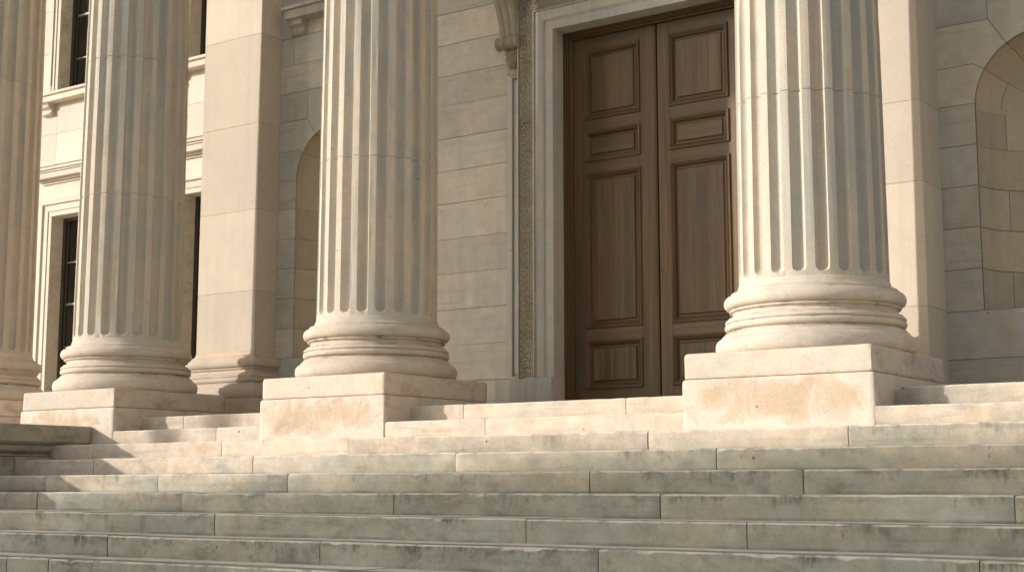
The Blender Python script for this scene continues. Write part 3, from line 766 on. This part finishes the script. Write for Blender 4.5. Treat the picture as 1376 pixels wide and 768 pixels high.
def window(x0, x1, z0, z1, y, trim, style, fy=.20):
    W = empty('window', (0, 0, 0)); W.parent = fac; W.location = FL
    # stone casing
    c = MB()
    def ring(a, b, yy, zbot):
        for xa, xb in ((x0-b, x0-a), (x1+a, x1+b)): c.tone(.4, .05); c.box(xa, xb, yy, y+.1, zbot, z1+a, .003)
        c.tone(.4, .05); c.box(x0-b, x1+b, yy, y+.1, z1+a+.0005, z1+b, .003)
    if style == 'lower':
        ring(0, .075, y-.02, z0); ring(.076, .18, y-.035, z0); ring(.1805, .215, y-.065, z0)
        # ears, frieze and cornice
        zt = z1+.215
        c.tone(.4); c.box(x0-.30, x1+.30, y-.04, y+.1, zt+.001, zt+.055, .004)
        c.tone(.3); c.box(x0-.24, x1+.24, y-.02, y+.1, zt+.056, 3.905, .003)
        for dz0, dz1, dy in ((3.906, 3.94, .05), (3.941, 3.972, .09), (3.973, 4.06, .17), (4.061, 4.09, .19), (4.091, 4.14, .215), (4.141, 4.175, .235)):
            c.tone(.5, .1, .1); c.box(x0-.18-dy, x1+.18+dy, y-dy, y+.1, dz0, dz1, .004)
    elif style == 'upper':
        ring(0, .07, y-.02, z0); ring(.071, .13, y-.035, z0); ring(.131, .16, y-.055, z0+.16)
        c.tone(.4); c.box(x0-.215, x0-.131, y-.045, y+.1, z0+.001, z0+.20, .01); c.tone(.4); c.box(x1+.131, x1+.215, y-.045, y+.1, z0+.001, z0+.20, .01)
    else:
        ring(0, .06, y-.02, z0); ring(.061, .10, y-.03, z0); ring(.101, .13, y-.05, z0)
    # reveals
    c.cur = (.3, .1, .5, 0); c.box(x0-.1, x0+.003, y+.004, y+fy+.12, z0, z1, 0); c.tone(.3); c.box(x1-.003, x1+.1, y+.004, y+fy+.12, z0, z1, 0); c.tone(.3); c.box(x0+.0035, x1-.0035, y+.004, y+fy+.12, z1-.003, z1+.1, 0)
    fp(c, 'casing', M[trim], W)
    s = MB(); s.tone(.4, .05)
    if style == 'lower':
        s.box(x0-.05, x1+.05, y-.05, y+fy+.1, z0-.10, z0-.001, .005)
    else:
        e = .34 if style == 'upper' else .42
        hgt = .14 if style == 'upper' else .16
        s.box(x0-e, x1+e, y-.20, y+fy+.1, z0-.045, z0-.001, .006); s.tone(.4, .05); s.box(x0-e+.03, x1+e-.03, y-.165, y+.1, z0-hgt, z0-.0455, .005)
        for bx in (x0-e+.05, x1+e-.05-.22):
            # scrolled bracket: side profile swept across x
            prf = [(0, 0), (-.135, 0), (-.14, -.018), (-.125, -.03), (-.13, -.05), (-.115, -.075), (-.085, -.085), (-.07, -.105), (-.075, -.135), (-.095, -.155), (-.09, -.175), (-.06, -.185), (0, -.19)]
            rr = []
            for xx, k in ((bx, .94), (bx+.008, 1), (bx+.212, 1), (bx+.22, .94)):
                rr.append([s.v(xx, y+.01+py*k, z0-hgt-.001+pz) for py, pz in prf])
            s.tone(.4, .1); s.rings(rr, cap=True)
    fp(s, 'sill', M[trim], W, smooth=40)
    f = MB(); yy = y+fy; f.cur = (.5, .5, 0, 0)
    fw = .055
    f.box(x0, x0+fw, yy, yy+.09, z0, z1, .004); f.box(x1-fw, x1, yy, yy+.09, z0, z1, .004); f.box(x0+fw, x1-fw, yy, yy+.09, z1-fw, z1, .004); f.box(x0+fw, x1-fw, yy, yy+.09, z0, z0+.09, .004)
    f.box(x0+fw+.02, x0+fw+.05, yy+.03, yy+.08, z0+.09, z1-fw, .003); f.box(x1-fw-.05, x1-fw-.02, yy+.03, yy+.08, z0+.09, z1-fw, .003)
    fp(f, 'frame', M['wframe'], W)
    b = MB(); n = 4; zh = (z1-z0)
    if style == 'lower': zb = [.72, 1.38, 2.042, 2.697]
    elif style == 'upper': zb = [z0+.62, z0+1.33, z0+2.05]
    else: zb = [z0+.6, z0+1.2, z0+1.8]
    for i, z in enumerate(zb):
        t = .022 if not (style == 'lower' and i == 2 or style == 'upper' and i == 1) else .036
        b.box(x0+fw+.05, x1-fw-.05, yy+.035, yy+.065, z-t/2, z+t/2, .003)
    for xm in (x0+(x1-x0)/3, x0+(x1-x0)*2/3): b.box(xm-.011, xm+.011, yy+.036, yy+.064, z0+.09, z1-fw, .003)
    fp(b, 'glazing_bars', M['wbar'], W)
    p = MB(); p.face([p.v(x0+fw, yy+.05, z0+.05), p.v(x1-fw, yy+.05, z0+.05), p.v(x1-fw, yy+.05, z1-.03), p.v(x0+fw, yy+.05, z1-.03)]); fp(p, 'pane', M['glass'], W, fix=False)
    q = MB(); nn = 90; R2 = []
    for zc in (z0, z1):
        R2.append([q.v(x0+(x1-x0)*i/nn, yy+.30+.03*math.sin(i*.9+math.sin(i*.23)*2), zc) for i in range(nn+1)])
    q.rings(R2, close=False); q.face([q.v(x0-.3, yy+.5, z0-.2), q.v(x1+.3, yy+.5, z0-.2), q.v(x1+.3, yy+.5, z1+.2), q.v(x0-.3, yy+.5, z1+.2)])
    fp(q, 'curtain', M['curtain'], W)
for i, (a, b) in enumerate(wins):
    window(a, b, LZ0, LZ1, WING, 'wingtrim', 'lower'); window(a, b, UZ0, UZ1, WING, 'wingtrim', 'upper')
window(-3.31, -2.59, 5.2, 7.45, WALL, 'surround', 'shade', .16)
# entablature carried by the columns, above the picture
e = MB()
for z0, z1, d in ((10.4, 10.9, 0), (10.905, 11.4, .05), (11.405, 12.2, 0), (12.205, 12.7, .4)):
    e.tone(.5); e.box(-8.2, 11.5, .2-d, 1.45, z0, z1, .01)
fp(e, 'entablature', M['pilaster'])
e = MB(); e.tone(.5); e.box(-8.1, 11.4, 1.46, 4.5, 10.6, 10.8); fp(e, 'ceiling', M['pilaster'])
e = MB(); e.tone(.5)
e.box(-4.9, 11.4, WALL+.3, WALL+.35, 9.0, 10.6); fp(e, 'wall', M['wall'])
bk = MB(); bk.cur = (.5, .5, 0, 0)
bk.box(-4.3, -.3, WALL+1.2, WALL+1.25, -.1, 10.6); bk.box(3.0, 11.4, WALL+1.2, WALL+1.25, -.1, 10.6); bk.box(-13.6, -4.95, WING+1.4, WING+1.45, -.1, 9.7); bk.box(-13.7, -13.6, WING, WING+1.4, -2.4, 9.7)
fp(bk, 'inner_wall', M['mortar'])

# ------------------------------------------------------------------ unseen trees added beyond the left edge to shade the wall and low steps
KX, KZ = 1.08, -.45     # sunlight travels along (KX, 1, KZ)
def at(a, y, q):        # point at depth y on the light ray with x-KX*y = a and z-KZ*y... = q at y = 0
    return Vector((a+KX*y, y, q+KZ*y))
def leaves(mb, pts, size):
    for p in pts:
        n = Vector((random.gauss(0, 1), random.gauss(0, 1), random.gauss(0, 1))).normalized()
        u = n.orthogonal().normalized(); w = n.cross(u); s_ = size*random.uniform(.6, 1.3)
        q = [p+u*s_, p+w*s_*.6, p-u*s_, p-w*s_*.6]
        mb.face([mb.bm.verts.new(v) for v in q])
def limb(mb, p0, p1, r0, r1):
    d = (p1-p0).normalized(); u = d.orthogonal().normalized(); w = d.cross(u); R_ = []
    for t in (0, .33, .66, 1):
        c = p0.lerp(p1, t); r = r0+(r1-r0)*t
        R_.append([c+(u*math.cos(a*PI/4)+w*math.sin(a*PI/4))*r for a in range(8)])
    mb.rings([[mb.bm.verts.new(v) for v in r] for r in R_], cap=True)
# unseen narrow tree, its crown shaped to shade the wall beside the door
ty = -9.0
foot = Vector((-2.95+KX*ty, ty, -2.4))
tr_ = empty('narrow_tree', foot, label='slim upright evergreen tree beyond the left edge, nearest the cheek wall', category='tree')
mb = MB(); top = at(-3.45, ty, 6.6)
limb(mb, foot, at(-2.95, ty, 1.2), .19, .15); limb(mb, at(-2.95, ty, 1.15), top, .15, .03)
for i in range(16):
    q = 1.3+i*.33; c = at(-2.97-.4*i/16, ty, q); limb(mb, c, c+Vector((random.uniform(-.6, .3), random.uniform(-.6, .6), .35)), .04, .01)
limb(mb, at(-3.4, ty, 6.3), at(-1.9, ty, 8.0), .08, .06); limb(mb, at(-1.9, ty, 7.97), at(.1, ty, 8.1), .06, .03)
for i in range(5): limb(mb, at(-.7+i*.22, ty, 8.05), at(-.65+i*.22, ty, 5.0), .02, .006)
o = mb.build('trunk', M['bark'], tr_); o.location = -foot
mb = MB(); pts = []
wN = math.sqrt(1+KX*KX)
while len(pts) < 12500:
    q = random.uniform(1.0, 8.2); f = (q-1.0)/7.2
    hw = 1.0*(1-.25*max(0, f-.8)*5)*min(1, .72+f*6)
    t = random.uniform(-1, 1); a = -3.56+t*hw+.03*nz(q*3, t)
    dd = random.uniform(-1, 1)*math.sqrt(max(0.05, 1-t*t))*.8
    p = at(a, ty, q)
    p += Vector((KX, 1, 0)).normalized()*dd + Vector((0, 0, -dd*.3))
    pts.append(p)
shade_bough = []  # hanging leaf mass added only to shade the top right of the door
while len(shade_bough) < 5200:
    a_ = random.uniform(-.84, .45); q = random.uniform(4.2, 8.4)
    if q < 4.5+.5*abs(nz(a_*3, 2)): continue
    p = at(a_, ty, q)+Vector((KX, 1, 0)).normalized()*random.uniform(-.5, .5)
    shade_bough.append(p)
pts += shade_bough
leaves(mb, pts, .10); o = mb.build('crown', M['leaf'], tr_, smooth=0); o.location = -foot
# unseen far broad trees, crown tops shaped to shade the low right steps
def qb(a):
    P_ = [(-9, -2.9), (-1.2, -2.5), (-.3, -2.05), (.5, -1.75), (1.2, -1.50), (2.2, -1.42), (3.4, -1.22), (4.4, -1.12), (5.6, -.98), (7, -.86), (9, -.8), (16, -.8)]
    for (a0_, q0), (a1_, q1) in zip(P_[:-1], P_[1:]):
        if a <= a1_: return q0+(q1-q0)*max(0, (a-a0_))/(a1_-a0_)
    return P_[-1][1]
TL = ['broad leafy tree far out beyond the left edge, its trunk leaning', 'wide round-crowned tree far beyond the steps', 'tall spreading tree far across the square', 'low dense tree at the far end of the row']
TREES_AT = [(1.6, -30, 3.4), (6.3, -32, 3.2), (10.8, -31, 3.2)]
for i, (a, ty, hw) in enumerate(TREES_AT):
    foot = Vector((a+KX*ty, ty, -2.4)); r_ = empty('broad_tree', foot, label=TL[i], category='tree', group='broad trees across the square')
    mb = MB(); hub = at(a, ty, qb(a)-6.5); limb(mb, foot, hub, .45, .3)
    for j in range(9):
        b_ = a+hw*(j-4)/5; limb(mb, hub, at(b_, ty+random.uniform(-1, 1), qb(b_)-1.2), .18, .03)
    o = mb.build('trunk', M['bark'], r_); o.location = -foot
    mb = MB(); pts = []
    while len(pts) < 15000:
        t = random.uniform(-1, 1); aa = a+t*hw
        d = random.random()**1.3*6.0*math.sqrt(max(.12, 1-t*t*.85))
        top_q = qb(aa)+.13*nz(aa*1.1, i*5)+.05*nz(aa*4, 3)
        if nz(aa*1.6, d*1.6, i*3.0) < -.12 and d > .3: continue
        p = at(aa, ty, top_q-d); sh = random.uniform(-1, 1)*1.6
        p += Vector((KX, 1, KZ))*sh*.8
        pts.append(p)
    leaves(mb, pts, .17); o = mb.build('crown', M['leaf'], r_, smooth=0); o.location = -foot

# ------------------------------------------------------------------ light, camera, render settings
d = Vector((KX, 1, KZ)).normalized()
sun = bpy.data.lights.new('sun', 'SUN'); sun.energy = 3.35; sun.angle = math.radians(.75); sun.color = (1.0, .935, .86)
so = bpy.data.objects.new('sun', sun); COL.objects.link(so); so.rotation_euler = d.to_track_quat('-Z', 'Y').to_euler()
w = bpy.data.worlds.new('World'); scn.world = w; w.use_nodes = True; nt = w.node_tree
sky = nt.nodes.new('ShaderNodeTexSky'); sky.sky_type = 'NISHITA'; sky.sun_disc = False
sky.sun_elevation = math.asin(-d.z); sky.sun_rotation = math.atan2(-d.x, -d.y) % (2*PI)
sky.air_density = 1.0; sky.dust_density = 2.0; sky.ozone_density = .6
hs_ = nt.nodes.new('ShaderNodeHueSaturation'); hs_.inputs['Saturation'].default_value = .38; nt.links.new(sky.outputs[0], hs_.inputs['Color']); wb_ = nt.nodes.new('ShaderNodeMix'); wb_.data_type = 'RGBA'; wb_.blend_type = 'MULTIPLY'; wb_.inputs[0].default_value = 1; wb_.inputs[7].default_value = (1.03, 1.0, .955, 1); nt.links.new(hs_.outputs[0], wb_.inputs[6]); nt.links.new(wb_.outputs[2], nt.nodes['Background'].inputs[0]); nt.nodes['Background'].inputs[1].default_value = .15

cam = bpy.data.cameras.new('camera'); co = bpy.data.objects.new('camera', cam); COL.objects.link(co); scn.camera = co
cam.sensor_width = 36; cam.lens = 1926.63*36/1376; cam.clip_end = 2000
yaw, pit = math.radians(34.8049), math.radians(7.9682)
fw = Vector((-math.sin(yaw)*math.cos(pit), math.cos(yaw)*math.cos(pit), math.sin(pit)))
co.location = (8.5448, -10.2185, -.753); co.rotation_euler = fw.to_track_quat('-Z', 'Y').to_euler()
scn.render.resolution_x = 1024; scn.render.resolution_y = 571
scn.view_settings.view_transform = 'Standard'; scn.view_settings.look = 'None'; scn.view_settings.exposure = .26; scn.view_settings.gamma = 1
